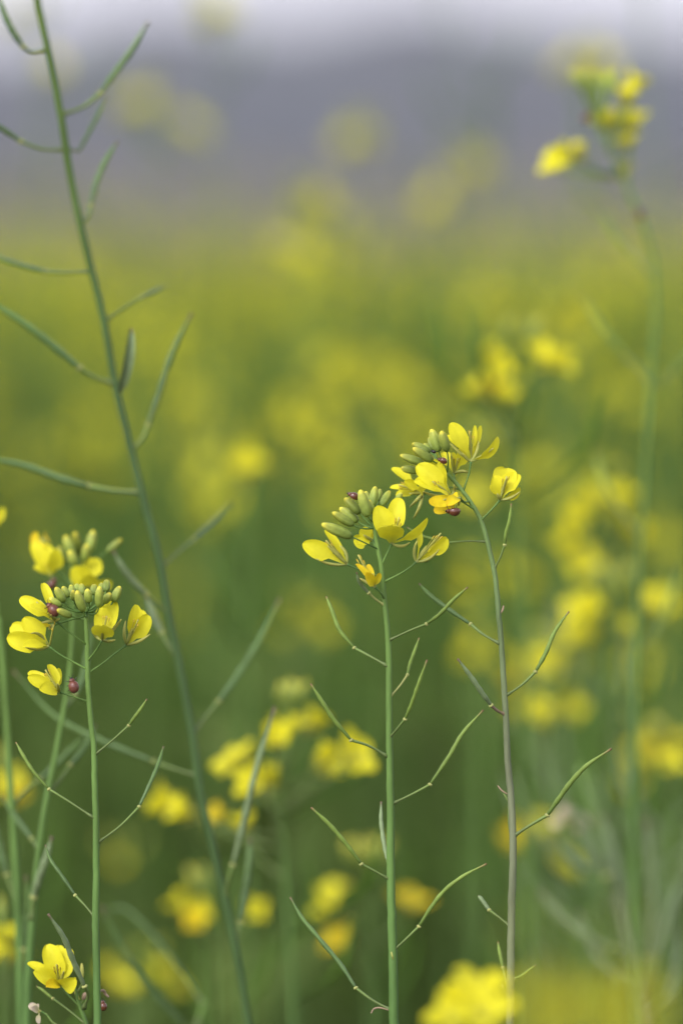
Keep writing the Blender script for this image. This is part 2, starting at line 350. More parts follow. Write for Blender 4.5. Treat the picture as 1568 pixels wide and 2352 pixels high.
# ------------------------------------------------------------------ builders for plants near the focus
frnd = random.Random(77)
def petal_mb(B, T, width, roll=0., bow=0., cup=.15, claw=.3, rows=13, cols=9, ripple=.065, seed=0, notch=.035, view=None):
    rg = random.Random(seed); ln = (T - B).length; A = (T - B).normalized(); view = view or -FWD
    S = A.cross(view)
    S = S.normalized() if S.length > 1e-4 else A.orthogonal().normalized()
    S = Matrix.Rotation(roll, 3, A) @ S; N = S.cross(A).normalized()
    ph = [rg.uniform(0, 6.28) for _ in range(4)]; g = []; ts = []
    for i in range(rows):
        t = math.sin(math.pi / 2 * i / (rows - 1))
        if t < claw: wv = .17 + .17 * t / claw
        else:
            s = (t - claw) / (1 - claw); q = s ** .72; e = max(0, 1 - abs(2 * q - 1) ** 2.4) ** .5; wv = max(.34 if s < .5 else 0, e)
            if i == rows - 1: wv = .36
        wv *= 1 + .05 * math.sin(7 * t + ph[2])
        c0 = B + A * (ln * t) + N * (bow * ln * 4 * t * (1 - t)); row = []
        for j in range(cols):
            c = 2 * j / (cols - 1) - 1; h = wv * width / 2
            z = cup * h * (c * c) * 2 + ripple * width * t * (math.sin(3.1 * c + ph[0] + 4 * t) + .5 * math.sin(6.5 * c + ph[1] - 5 * t)) * .5
            nt_ = ln * (-notch * max(0, 1 - abs(c) * 2.2) - .035 * c * c) if i == rows - 1 else 0
            row.append(c0 + S * (c * h) + N * z + A * nt_)
        g.append(row); ts.append(t)
    mb = MB(); mb.sheet(g, ts); return mb
def bez(a, m, b, n=8): return [a * (1 - t) ** 2 + m * 2 * t * (1 - t) + b * t * t for t in [i / n for i in range(n + 1)]]
def pt(zf, d, q):                       # (x, y[, mm further away]) of a sketch frame -> world
    x, y = zf(q[0], q[1]); return P(x, y, d + (q[2] / 1000 if len(q) > 2 else 0))

class Plant:
    def __init__(s, name, zf, d, stem, label, mats=('stem', 'pod'), rad=(8, 4), cat='flowering plant', group=None, ground=True, n=12, tspan=None):
        """stem: sketch points from top to bottom"""
        s.d = d; pts = [pt(f, d, q) for f, q in stem]
        if ground:
            e = pts[-1]; dv = (pts[-1] - pts[-2]).normalized(); foot = Vector((e.x + dv.x * .12, e.y + .02, 0))
            pts += [e.lerp(foot, .3) + Vector((dv.x * .02, 0, 0)), foot]
        s.base = pts[-1].copy(); s.t = thing(name, s.base, label, cat, group)
        pts = pts[::-1]; r0, r1 = rad; u = px(d)
        k = len(pts); ls = [0]
        for i in range(1, k): ls.append(ls[-1] + (pts[i] - pts[i - 1]).length)
        vis = ls[2] if ground else 0    # radius runs out over the part in view
        rr = [u * (r0 if l <= vis else r0 + (r1 - r0) * ((l - vis) / (ls[-1] - vis)) ** 1.3) for l in ls]
        tv = [0 if l <= vis else (l - vis) / (ls[-1] - vis) for l in ls]
        P1, RR = spline(pts, rr); _, TV = spline(pts, tv)
        s.path = P1; s.rad = RR; rg = random.Random(int(d * 1e4) + k)
        P1 = [p + Vector((rg.gauss(0, 1), rg.gauss(0, 1), 0)) * u * .25 for p in P1]
        mb = MB(); mb.tube(P1, RR, n, TV, ridge=.075 if n >= 10 else 0); s.mats = mats
        s.stem = add('stem', mb.mesh('stem', M[mats[0]], s.base), s.t)
    def node(s, q):                     # the nearest point inside the stem
        i = min(range(len(s.path)), key=lambda k: (s.path[k] - q).length); return s.path[i], s.rad[i]
    def part(s, name, mb, m, parent=None): 
        return add(name, mb.mesh(name, m if isinstance(m, list) else M[m] if isinstance(m, str) else m, s.base), parent or s.t)
    def pod(s, zf, stalk, body, w=5.6, m=None, dz=0, sm='stalk', short=False, joint=True, seed=None, label=None):
        """stalk: sketch points from stem to joint; body: from joint to tip; dz: how far the tip leans away (mm)"""
        u = px(s.d); rg = random.Random(seed if seed is not None else int(stalk[0][0] * 7 + stalk[0][1] * 3))
        a = [pt(zf, s.d, q) for q in stalk]; nd, _ = s.node(a[0]); a[0] = a[0].lerp(nd, .75)
        tot = len(a) + len(body) - 1
        for i in range(1, len(a)): a[i] += FWD * (dz / 1000 * i / tot)
        b = [a[-1]] + [pt(zf, s.d, q) + FWD * (dz / 1000 * (len(a) + i) / tot) for i, q in enumerate(body)]
        p, _ = spline(b, None, 10 if len(b) < 4 else 7); k = len(p); pr = []
        for i in range(k):
            t = i / (k - 1); r = w * (.62 + .38 * math.sin(min(1, t / .35) * math.pi / 2)) * (1 - .12 * t)
            if t > .72: r *= 1 - .55 * smooth(.72, .95, t)
            r *= 1 + .11 * math.sin(t * 34 + rg.uniform(-.4, .4)) * (1 if .08 < t < .75 else 0)
            if t > .965: r *= 1.25
            pr.append(r * u * (.62 if i == 0 else 1))
        mb = MB(); mb.tube(p, pr, 8)
        po = s.part('seed_pod', mb, m or s.mats[1])
        if label: po['label'] = label
        q, _ = spline(a, None, 5); k = len(q); ww = w * .60
        mb = MB(); mb.tube(q, [u * ww * (1.7 - 1.0 * min(1, i / 2.5) if i < 3 else .78 + .3 * (i / k)) for i in range(k)], 7)
        s.part('stalk', mb, sm, po)
        if joint:
            ax = (b[1] - b[0]).normalized(); mb = MB()
            mb.tube([a[-1] - ax * u * 3.2, a[-1] - ax * u * 1.2, a[-1] + ax * u * 1.6, a[-1] + ax * u * 3.4], [u * w * .62, u * w * 1.08, u * w * 1.02, u * w * .66], 8)
            for k in range(2):
                sd_ = ax.orthogonal().normalized() * (1 if k else -1); c = a[-1] + sd_ * u * w * .9
                mb.tube([c - ax * u * 1.5, c, c + ax * u * 1.5], [u * .7, u * 1.6, u * .7], 5)
            s.part('joint', mb, 'joint', po)
        return po
    def bud(s, zf, b, t, w, ped=None, m='bud', dz=0, sep=True):
        u = px(s.d); B = pt(zf, s.d, b); T = pt(zf, s.d, t); A = (T - B); L_ = A.length; ax = A.normalized(); mb = MB()
        u1 = ax.orthogonal().normalized(); u2 = ax.cross(u1); n = 24; rows = 9; base = len(mb.v); W = w * u / 2 * frnd.uniform(.84, .98); rot = frnd.uniform(0, 1)
        prof = [(.0, .42), (.08, .72), (.2, .9), (.38, 1.0), (.58, .98), (.74, .86), (.88, .62), (.96, .38), (1.0, .14)]
        for t_, r_ in prof:
            for j in range(n):
                a = 2 * math.pi * j / n + rot; rr = r_ * W * (1.04 - .17 * abs(math.cos(2 * (a - rot))) ** 7 * (.55 + .6 * t_))
                mb.v.append(B + A * t_ + (u1 * math.cos(a) + u2 * math.sin(a)) * rr); mb.t.append(t_)
        for i in range(rows - 1):
            for j in range(n):
                mb.f.append((base + i * n + j, base + i * n + (j + 1) % n, base + (i + 1) * n + (j + 1) % n, base + (i + 1) * n + j)); mb.mi.append(0)
        mb.f.append(tuple(base + j for j in range(n - 1, -1, -1))); mb.mi.append(0); mb.f.append(tuple(base + (rows - 1) * n + j for j in range(n))); mb.mi.append(0)
        o = s.part('bud', mb, m)
        E = pt(zf, s.d, ped) if ped else s.path[-1]; E = s.node(E)[0]
        q = bez(E, B - ax * (E - B).length * .4, B + ax * u * 2, 6)
        mb = MB(); mb.tube(q, [u * 2.1] * 3 + [u * 1.8] * 3 + [u * 2.3], 6); s.part('stalk', mb, 'stem' if m == 'bud' else 'stalk', o)
        return o
    def flower(s, zf, b, ped, petals, sepals=(), pist=None, m='petal', pw=2.1, sm='sepal', stamens=4, rec=6, centre=None):
        """b base, ped pedicel points from base to stem; petals (tip x, y, mm away, width, roll deg, bow)"""
        u = px(s.d); B = pt(zf, s.d, b); e = [pt(zf, s.d, q) for q in ped]; nd, _ = s.node(e[-1]); e[-1] = e[-1].lerp(nd, .8)
        pts, _ = spline([B] + e, None, 5); mb = MB(); k = len(pts)
        mb.tube(pts, [u * pw * (1.7 if i == 0 else 1.25 if i == 1 else 1.0 + .5 * max(0, (i - k + 3) / 2)) for i in range(k)], 7)
        fl = s.part('flower', mb, 'stem')
        tips = [pt(zf, s.d, q[:3]) for q in petals]
        C = sum(tips, Vector()) / len(tips); ax = (C - B).normalized()
        if centre: ax = (pt(zf, s.d, centre) - B).normalized()
        mb = MB(); mb.tube([B - ax * u * 1, B + ax * u * 3, B + ax * u * rec], [u * 2.4, u * 3.6, u * 2.6], 8); s.part('receptacle', mb, 'joint', fl)
        for i, q in enumerate(petals):
            T = tips[i]; wd = q[3] * u * frnd.uniform(1.0, 1.12); b0 = B + ax * u * 4 + (T - C).normalized() * u * 1.8
            mb = petal_mb(b0, T, wd, R(q[4]) if len(q) > 4 else 0, q[5] if len(q) > 5 else .08, cup=frnd.uniform(.08, .22), claw=q[6] if len(q) > 6 else .28, seed=i * 13 + int(b[0]))
            s.part('petal', mb, q[7] if len(q) > 7 else m, fl)
        for q in sepals:
            T = pt(zf, s.d, q[:3]); md = pt(zf, s.d, q[3]) if len(q) > 3 else (B + T) / 2 + (ax * (T - B).length * .05)
            pp = bez(B + ax * u, md, T, 8); mb = MB()
            mb.tube(pp, [u * r for r in (2.2, 3.0, 3.6, 3.9, 3.9, 3.6, 3.0, 2.2, 1.0)], 7); s.part('sepal', mb, sm, fl)
        Lp = (C - B).length
        pi_ = pt(zf, s.d, pist) if pist else B + ax * Lp * .62
        mb = MB(); pp = bez(B, (B + pi_) / 2, pi_, 6); mb.tube(pp, [u * r for r in (1.6, 2.4, 2.5, 2.3, 2.0, 1.6, 2.0)], 7); s.part('pistil', mb, 'sepal', fl)
        o1 = ax.orthogonal().normalized(); o2 = ax.cross(o1)
        for k in range(stamens):
            a = k * 6.283 / max(1, stamens) + .5; T = B + (pi_ - B) * frnd.uniform(.8, 1.02) + (o1 * math.cos(a) + o2 * math.sin(a)) * u * 8
            mb = MB(); v = (T - B).normalized(); mb.tube([B + v * u * 3, B.lerp(T, .5), B.lerp(T, .85), B.lerp(T, .88), B.lerp(T, .95), T], [u * .7, u * .7, u * .7, u * 1.6, u * 1.9, u * .8], 5)
            s.part('stamen', mb, 'stamen', fl)
        return fl
    def bract(s, zf, pts_, w, m='dry', name='withered_stalk'):
        u = px(s.d); p = [pt(zf, s.d, q) for q in pts_]; nd, _ = s.node(p[0]); p[0] = p[0].lerp(nd, .6); q, _ = spline(p, None, 5); k = len(q); mb = MB()
        mb.tube(q, [u * w * (.7 + .5 * math.sin(3.1 * i / (k - 1))) for i in range(k)], 6); return s.part(name, mb, m)

def beetle(x, y, d, size, ang, label, m='beetle', tilt=0., up=None):
    """size in view units (length), ang: heading on the picture plane in degrees, tilt: how far the back turns to the camera"""
    u = px(d); L_ = size * u; t = thing('beetle', P(x, y, d), label, 'beetle', 'beetles on the mustard plants')
    h = XV * math.cos(R(ang)) + UPV * math.sin(R(ang)); ub = UPV - h * h.dot(UPV); ub = ub.normalized() if ub.length > .35 else XV; upv = (ub * math.cos(R(tilt)) - FWD * math.sin(R(tilt))).normalized() if up is None else up
    sd_ = h.cross(upv).normalized(); mw = Matrix((h, sd_, upv)).transposed().to_4x4(); t.matrix_world = Matrix.Translation(P(x, y, d)) @ mw
    def ell(cx, cz, rx, ry, rz, half=0, nu=10, nv=10):
        mb = MB(); g = []
        for i in range(nu + 1):
            a = math.pi * i / nu; row = []
            for j in range(nv + 1):
                b = (math.pi * j / nv) if half else 2 * math.pi * j / nv
                yv = math.cos(b) if not half else half * abs(math.sin(b) if False else math.cos(b / 2)); zv = math.sin(b) if not half else math.sin(b / 2)
                row.append(Vector((cx + rx * math.cos(a), ry * math.sin(a) * yv + (half * L_ * .006), cz + rz * math.sin(a) * zv)))
            g.append(row)
        mb.sheet(g, [i / nu for i in range(nu + 1)]); return mb
    for hf in (1, -1):
        mb = ell(-L_ * .08, 0, L_ * .44, L_ * .36, L_ * .42, hf); add('wing_case', mb.mesh('wing_case', M[m]), t)
    mb = ell(-L_ * .06, -.0, L_ * .40, L_ * .30, L_ * .10); add('underside', mb.mesh('underside', M['black']), t)
    mb = ell(L_ * .36, L_ * .03, L_ * .15, L_ * .22, L_ * .17); add('pronotum', mb.mesh('pronotum', M[m]), t)
    mb = ell(L_ * .50, 0, L_ * .09, L_ * .12, L_ * .10); add('head', mb.mesh('head', M['black']), t)
    for k in (-1, 0, 1):
        for sg in (1, -1):
            mb = MB(); x0 = L_ * (.1 + .2 * k)
            mb.tube([Vector((x0, sg * L_ * .15, -L_ * .03)), Vector((x0 + L_ * .1 * k, sg * L_ * .36, -L_ * .02)), Vector((x0 + L_ * .16 * k, sg * L_ * .43, -L_ * .16))], L_ * .022, 5)
            add('leg', mb.mesh('leg', M['black']), t)
    for sg in (1, -1):
        mb = MB(); mb.tube([Vector((L_ * .55, sg * L_ * .05, L_ * .02)), Vector((L_ * .66, sg * L_ * .14, L_ * .05)), Vector((L_ * .72, sg * L_ * .22, L_ * .04))], L_ * .014, 4)
        add('antenna', mb.mesh('antenna', M['black']), t)
    return t

# ------------------------------------------------------------------ plant in the middle, sharp
A = Plant('mustard_plant', D0, 1.5, [(Z1, (500, 690)), (Z1, (510, 770)), (Z1, (525, 870)), (Z1, (555, 1030)), (Z1, (575, 1250)), (Z1, (595, 1450)), (Z5, (602, 300)), (Z5, (606, 700)), (Z5, (612, 1100)), (Z5, (618, 1450)),
    (Z6, (722, 430)), (Z6, (727, 700)), (Z6, (735, 950)), (Z6, (740, 1200)), (Z6, (744, 1463)), (Z6, (750, 1560))],
    'sharp upright mustard plant in the middle with pale green stem and yellow flower head', ('stem', 'pod'), (10.6, 4.2))
A.flower(Z1, (625, 890), [(600, 940), (560, 1030)], [(525, 640, -2, 44, 10, .10), (672, 585, 3, 44, -5, .05), (858, 718, 1, 30, 50, .12), (610, 765, -13, 56, -8, -.12, .12)],
         [(742, 880, -3, (690, 925)), (560, 800, 2), (690, 800, 3), (545, 790, -2)], pist=(672, 715, -3), stamens=5)
A.flower(Z1, (335, 1022), [(400, 1050), (470, 1075), (560, 1095)], [(42, 885, -2, 38, 8, .06, .38), (188, 795, 2, 22, 40, .05), (80, 930, 3, 34, 60, .10, .4), (215, 830, 6, 22, 60, .05)],
         [(130, 985, -3, (230, 1040)), (250, 880, 2, (345, 920)), (205, 900, -3), (225, 915, 2)], pist=(195, 865, -1), stamens=4)
A.flower(Z1, (500, 870, 7), [(515, 900, 5), (530, 950, 2)], [(430, 785, 8, 34, 20), (375, 860, 9, 34, -30), (400, 885, 4, 26, 40), (490, 790, 11, 26, 0)], [(440, 830, 5)], stamens=2)
A.flower(Z1, (515, 1172, -4), [(545, 1200, -3), (582, 1250)], [(390, 1020, -6, 17, 40, .1, .2), (470, 1020, -2, 20, -20, .08, .2), (455, 1075, -9, 22, 10, .1, .2), (548, 1078, -4, 18, 40, -.05, .2)],
         [(405, 1110, -3), (500, 1080, -6)], pist=(405, 960, -4), m='petal_old', stamens=3, centre=(455, 1040, -5))
A.flower(Z1, (785, 1008), [(740, 1045), (595, 1138)], [(800, 782, 3, 22, 55, .04, .45), (990, 852, 3, 30, 20, .08, .4), (965, 905, 5, 26, -20, .06, .4)],
         [(790, 868, -2, (752, 950)), (932, 925, -4, (880, 1005)), (850, 900, 3)], pist=(945, 818, -2), stamens=4, centre=(880, 880))
for b, t, w_ in (((470, 708, -3), (418, 535, -4), 26), ((415, 690, 1), (318, 588, 1), 22), ((500, 640, 3), (518, 513, 4), 22), ((552, 640, 4), (612, 542, 6), 21), ((372, 765, -4), (238, 682, -6), 25),
                 ((402, 742, 3), (285, 652, 4), 23), ((485, 650, 6), (455, 545, 8), 20), ((535, 610, 8), (550, 530, 10), 16), ((640, 640, 7), (690, 555, 9), 18), ((500, 690, -1), (480, 600, -1), 15)):
    A.bud(Z1, b, t, w_, (505, 740) if b[0] > 450 else (512, 790))
A.bud(Z1, (362, 842, -5), (168, 758, -7), 27, (520, 930))
A.pod(Z1, [(620, 1520), (740, 1455), (850, 1410)], [(930, 1350), (1020, 1255), (1115, 1170)], 4.6, dz=-8)
A.pod(Z5, [(580, 435), (480, 368), (380, 315)], [(285, 200), (230, 60), (197, -20)], 5.0, dz=6)
A.pod(Z5, [(632, 640), (680, 560), (728, 492)], [(742, 430), (775, 340), (806, 255)], 4.0, dz=10, sm='joint')
A.pod(Z5, [(612, 905), (660, 840), (710, 775)], [(750, 680), (790, 560), (850, 385)], 4.8, dz=-12)
A.pod(Z5, [(575, 1005), (470, 950), (360, 915)], [(240, 770), (170, 660), (97, 545)], 5.2, dz=-5)
A.pod(Z5, [(648, 1335), (760, 1270), (875, 1210)], [(1010, 1010), (1080, 890), (1225, 725)], 5.2, dz=6)
A.pod(Z6, [(708, 480), (700, 400)], [(680, 300), (661, 150), (662, 28)], 5.2, m='pod_pale', dz=12, joint=False, label='pale grey green pod pressed along the stem')
A.pod(Z6, [(708, 525), (620, 465), (530, 415)], [(430, 280), (320, 150), (205, 40)], 5.2, dz=-8)
A.pod(Z6, [(742, 972), (820, 910), (905, 825)], [(985, 700), (1060, 600), (1180, 500), (1345, 410)], 5.2, dz=-5)
A.pod(Z6, [(708, 1388), (600, 1310), (495, 1235)], [(400, 1090), (250, 910), (140, 780), (65, 650)], 5.4, m='pod_dark', dz=8)
A.pod(Z1, [(562, 1297), (520, 1250), (475, 1208)], [(430, 1160), (408, 1120), (396, 1075)], 4.6, m='pod_pale', dz=-6, sm='joint', label='small pale young pod under the orange flower')
A.bract(Z6, [(706, 1392), (680, 1365), (640, 1358), (610, 1368), (595, 1395)], 1.8)
A.bract(Z6, [(728, 1030, -11), (732, 1020, -12), (738, 1042, -11.5)], 1.6, 'sepal', 'leaf_scar')

# ------------------------------------------------------------------ plant to the right of it, nodding tip
B_ = Plant('mustard_plant', D0, 1.505, [(Z1, (900, 330)), (Z1, (955, 400)), (Z1, (1010, 455)), (Z1, (1080, 535)), (Z1, (1135, 610)), (Z1, (1185, 690)), (Z1, (1220, 780)), (Z1, (1260, 920)), (Z1, (1290, 1050)), (Z1, (1308, 1180)), (Z1, (1322, 1350)),
    (Z5, (1332, 200)), (Z5, (1350, 450)), (Z5, (1370, 800)), (Z5, (1385, 1100)), (Z5, (1404, 1300)), (Z7, (251, 900)), (Z7, (250, 1200)), (Z7, (240, 1500)), (Z7, (236, 1800)), (Z7, (232, 2100)), (Z7, (230, 2350)), (Z7, (230, 2450))],
    'sharp mustard plant right of the middle with nodding tip and purplish grey lower stem', ('stem_grey', 'pod'), (9.0, 4.0))
B_.flower(Z1, (1142, 352), [(1128, 430), (1100, 530)], [(1005, 98, -2, 36, 15, .12, .35), (975, 182, 2, 24, 45, .08, .4), (1322, 192, 0, 26, 40, .22, .3), (1168, 112, 3, 14, 30, .02, .4), (1208, 115, 5, 16, 40, .0, .4)],
          [(1288, 262, -2, (1215, 325)), (1190, 215, 3, (1190, 290)), (1000, 228, 3, (1060, 290)), (1085, 295, -2, (1105, 330))], pist=(1135, 150), stamens=4)
B_.flower(Z1, (1033, 432, 6), [(1035, 465, 5), (1040, 490, 2)], [(1095, 245, 8, 34, 30), (955, 290, 9, 32, 20), (1050, 430, 10, 20, 40), (1020, 290, 4, 20, 50)], [(1130, 425, 3, (1080, 400)), (1010, 300, 3)], pist=(1055, 330, 4), stamens=3)
B_.flower(Z1, (1012, 578, -3), [(1060, 600, -2), (1155, 668)], [(785, 375, -4, 46, 15, .12, .3), (895, 338, -1, 40, -15, .10, .35), (770, 480, -6, 38, 40, .1, .35), (905, 520, -8, 30, 50, .1, .3)],
          [(1030, 500, -5, (1045, 540)), (945, 410, 2), (830, 545, -4, (910, 590)), (920, 500, -8)], pist=(890, 480, -6), stamens=4)
B_.flower(Z1, (1072, 588, -6), [(1085, 605, -5), (1120, 620)], [(865, 615, -8, 30, 20, -.1, .2), (900, 680, -4, 30, 0, -.06, .2), (985, 640, -10, 26, 30, .15, .2), (1010, 590, -3, 24, 40, .1, .2)], [(1060, 640, -5), (960, 600, -9)], m='petal_old', stamens=2)
B_.flower(Z1, (1330, 603), [(1290, 650), (1222, 735)], [(1295, 440, -1, 36, 20, .12, .25), (1372, 392, 4, 54, 0, .15, .25), (1450, 430, 2, 44, -20, .15, .25), (1465, 530, 3, 26, 40, .1, .3), (1275, 500, 1, 26, 30, .1, .3)],
          [(1375, 455, -4, (1352, 530)), (1460, 548, -3, (1400, 605)), (1312, 560, -2)], pist=(1375, 448, -2), stamens=3)
B_.flower(Z1, (832, 558, 8), [(900, 545, 8), (1000, 520, 5), (1060, 545, 2)], [(622, 392, 9, 22, 35, .06, .4), (705, 480, 5, 22, 20, .05, .4), (800, 510, 3, 26, 35, .12, .3), (612, 520, 9, 18, 40, .08, .35), (650, 565, 12, 22, 30, .08)],
          [(765, 725, 7, (815, 650)), (740, 650, 9, (800, 590)), (740, 560, 6)], pist=(670, 500, 7), stamens=5)
for b, t, w_ in (((932, 285, -2), (882, 138, -2), 26), ((985, 282, -4), (948, 150, -6), 24), ((890, 345, -3), (762, 262, -5), 25), ((830, 362, 0), (678, 308, 0), 23), ((792, 415, 3), (684, 392, 3), 20),
                 ((872, 290, 3), (758, 232, 4), 20), ((885, 285, 6), (835, 235, 8), 17), ((900, 275, 5), (868, 190, 7), 18)):
    B_.bud(Z1, b, t, w_, (985, 430) if b[0] > 925 else (925, 365))
B_.pod(Z1, [(1300, 1058), (1330, 980), (1360, 895)], [(1368, 820), (1390, 735), (1402, 625)], 4.4, dz=-4)
B_.pod(Z1, [(1218, 872), (1100, 872), (990, 882)], [(900, 860), (810, 830), (730, 782)], 3.6, dz=14)
B_.pod(Z1, [(1308, 1552), (1220, 1480), (1140, 1415)], [(960, 1290), (870, 1220), (808, 1152)], 5.4, m='pod_dark', dz=10)
B_.pod(Z5, [(1345, 760), (1310, 720), (1270, 685)], [(1215, 610), (1140, 500), (1050, 380)], 6.0, m='pod_pale', dz=-10, sm='dry', label='pale grey withering pod')
B_.pod(Z10, [(438, 885), (530, 805), (615, 725)], [(680, 610), (740, 470), (835, 335)], 5.0, dz=5)
B_.pod(Z7, [(278, 892), (390, 810), (515, 735)], [(600, 610), (700, 470), (800, 360), (1005, 215)], 6.2, dz=-6)
B_.pod(Z7, [(212, 1592), (140, 1525), (70, 1475)], [(45, 1440), (0, 1380), (-10, 1370)], 5.0, m='pod_pale', dz=4, label='short stubby broken pod')
B_.bract(Z7, [(222, 650), (205, 610), (180, 570)], 2.4, 'stalk', 'bare_stalk'); B_.bract(Z7, [(195, 590), (165, 545), (135, 508)], 1.6)
B_.bract(Z1, [(1335, 1345), (1346, 1325), (1354, 1292)], 2.0)
B_.bract(Z7, [(228, 960), (222, 800), (218, 655)], 2.2, 'stalk', 'bare_stalk')

# ------------------------------------------------------------------ plant at the left, sharp cluster
C_ = Plant('mustard_plant', D0, 1.5, [(Z2, (700, 780)), (Z2, (706, 900)), (Z2, (715, 1050)), (Z2, (716, 1250)), (Z2, (722, 1450)), (Z2, (738, 1650)), (Z3, (597, 30)), (Z3, (612, 150)), (Z3, (620, 400)), (Z3, (628, 700)), (Z3, (630, 1000)), (Z3, (626, 1300)), (Z3, (632, 1600)), (Z3, (638, 1986)), (Z3, (640, 2080))],
    'sharp mustard plant at the left with a tight round bud cluster ringed by yellow flowers', ('stem', 'pod'), (8.4, 5.0))
C_.flower(Z2, (458, 890, -3), [(540, 960, -2), (690, 1088)], [(162, 705, -4, 34, 15, .1, .3), (348, 580, 1, 25, 25, .04, .35), (240, 770, -9, 26, 60, .12, .35)], [(415, 840, -7), (345, 905, -3), (490, 870, -5), (330, 720, 2)], pist=(300, 735, -5), stamens=3)
C_.flower(Z2, (405, 1102), [(500, 1170), (600, 1225), (692, 1290)], [(190, 865, -1, 42, 10, .1, .25), (58, 1020, -2, 46, -5, .1, .25), (90, 930, 4, 44, 0, .12, .25), (190, 1095, -6, 24, 45, .1, .3)], [(255, 992, -5, (340, 970)), (210, 1105, -4, (310, 1140)), (330, 990, 2)], pist=(440, 925, -4), stamens=3)
C_.flower(Z2, (835, 1050, -5), [(800, 1110, -3), (722, 1228)], [(838, 765, -3, 40, 10, .1, .2), (935, 728, -1, 44, -10, .1, .2), (842, 922, -17, 50, 0, -.10, .12)],
          [(752, 958, -6, (780, 1030)), (992, 878, -4, (930, 970)), (942, 1045, -7, (890, 1065)), (840, 960, -8)], pist=(872, 850, -7), stamens=4, centre=(870, 880, -5))
C_.flower(Z2, (1035, 1088, 5), [(950, 1150, 4), (850, 1230, 2), (748, 1308)], [(1115, 755, 5, 34, 35, .06, .3), (1215, 840, 6, 40, 25, .08, .3), (1165, 800, 10, 36, 0, .1, .3)], [(1228, 998, 2, (1130, 1080)), (1028, 890, 3, (1000, 1000)), (1080, 950, 3)], pist=(1130, 880, 3), stamens=3)
C_.flower(Z2, (492, 1472), [(560, 1495), (712, 1555)], [(232, 1308, 3, 26, 25, .08, .3), (228, 1345, -3, 28, 10, .1, .3), (325, 1455, -6, 34, 35, .12, .25), (395, 1245, 1, 24, 35, .08, .3), (485, 1275, 3, 20, 45, -.1, .3)], [(470, 1400, -5), (420, 1470, -3)], pist=(372, 1290, -1), stamens=5)
C_.flower(Z2, (440, 925, 2), [(520, 900, 2), (630, 870, 2), (698, 880)], [(322, 925, 0, 14, 30, .05, .3), (405, 950, 2, 14, 0, .05, .3)], [(400, 960, 1)], m='petal_old', stamens=1)
for b, t, w_ in (((682, 812, -8), (628, 642, -10), 25), ((730, 742, -5), (714, 628, -6), 20), ((808, 775, -7), (815, 608, -9), 22), ((925, 735, -2), (982, 605, -2), 24), ((850, 745, -4), (905, 660, -5), 20),
                 ((525, 735, -3), (455, 615, -4), 21), ((500, 768, -4), (405, 702, -5), 19), ((585, 852, -8), (468, 798, -10), 20), ((565, 695, 0), (512, 608, 0), 18), ((600, 690, 3), (580, 595, 4), 18),
                 ((605, 720, -6), (598, 640, -8), 18), ((675, 680, 1), (665, 585, 2), 18), ((765, 680, 2), (772, 590, 3), 19), ((865, 650, 3), (875, 555, 5), 20), ((830, 660, 5), (830, 580, 7), 16), ((640, 650, 5), (625, 590, 7), 15)):
    C_.bud(Z2, b, t, w_, (702, 830))
C_.pod(Z3, [(632, 215), (740, 130), (845, 35)], [(880, -15), (925, -75), (965, -140)], 4.4, dz=-5)
C_.pod(Z3, [(600, 628), (460, 540), (320, 455)], [(210, 330), (140, 220), (100, 150)], 4.4, dz=4)
C_.pod(Z3, [(655, 818), (780, 700), (905, 575)], [(990, 390), (1030, 290), (1058, 188)], 4.6, m='pod_dark', dz=14)
C_.pod(Z3, [(616, 1278), (555, 1215), (490, 1150)], [(390, 1010), (325, 920), (290, 825)], 4.6, m='pod_dark', dz=6)
C_.bract(Z3, [(655, 1760, 3), (680, 1770, 4), (690, 1790, 5), (712, 1812, 5)], 3.0)

# ------------------------------------------------------------------ tall stalk leaning across the left, a little behind
D_ = Plant('mustard_plant', D0, 1.59, [(D0, (78, -60)), (D0, (86, 0)), (D0, (110, 110)), (D0, (140, 260)), (D0, (165, 420)), (D0, (205, 600)), (D0, (240, 740)), (D0, (264, 880)), (D0, (300, 1030)), (D0, (330, 1150)), (D0, (365, 1280)), (D0, (392, 1430)), (D0, (420, 1570)), (D0, (442, 1690)), (D0, (462, 1830)), (D0, (492, 1960)), (D0, (520, 2080)), (D0, (545, 2200)), (D0, (570, 2352)), (D0, (580, 2420))],
    'tall bluish green pod stalk leaning across the left side, flowers out of frame', ('stem_blue', 'pod_dark'), (9, 7.6), cat='seeding plant')
def dp(a, b, c, w, **k): return D_.pod(a, b, c, w * .86, **k)
dp(D0, [(150, 272), (190, 245), (230, 212)], [(262, 165), (300, 110), (338, 42)], 9, dz=10); dp(D0, [(172, 350), (180, 345)], [(200, 300), (218, 260), (238, 212)], 6, dz=20, joint=False)
dp(D0, [(135, 355), (95, 342), (50, 326)], [(10, 300), (-15, 285), (-60, 250)], 8, dz=-8); dp(D0, [(200, 520), (204, 495), (208, 470)], [(220, 420), (240, 370), (268, 322)], 8, dz=6)
dp(D0, [(200, 626), (150, 624), (105, 620)], [(60, 608), (0, 588), (-60, 560)], 7, dz=25); dp(D0, [(248, 728), (290, 700), (320, 680)], [(340, 668), (355, 658), (372, 648)], 6, dz=30)
dp(D0, [(252, 882), (215, 865), (185, 845)], [(120, 790), (60, 745), (-40, 680)], 10.5, dz=-6); dp(D0, [(308, 1038), (325, 1010), (340, 975)], [(365, 905), (395, 810), (440, 718)], 8.5, dz=4)
dp(D0, [(305, 1132), (260, 1126), (205, 1116)], [(130, 1095), (60, 1070), (-40, 1050)], 9, dz=8); dp(D0, [(375, 1300), (410, 1265), (440, 1240)], [(465, 1215), (490, 1190), (520, 1155)], 6, dz=60)
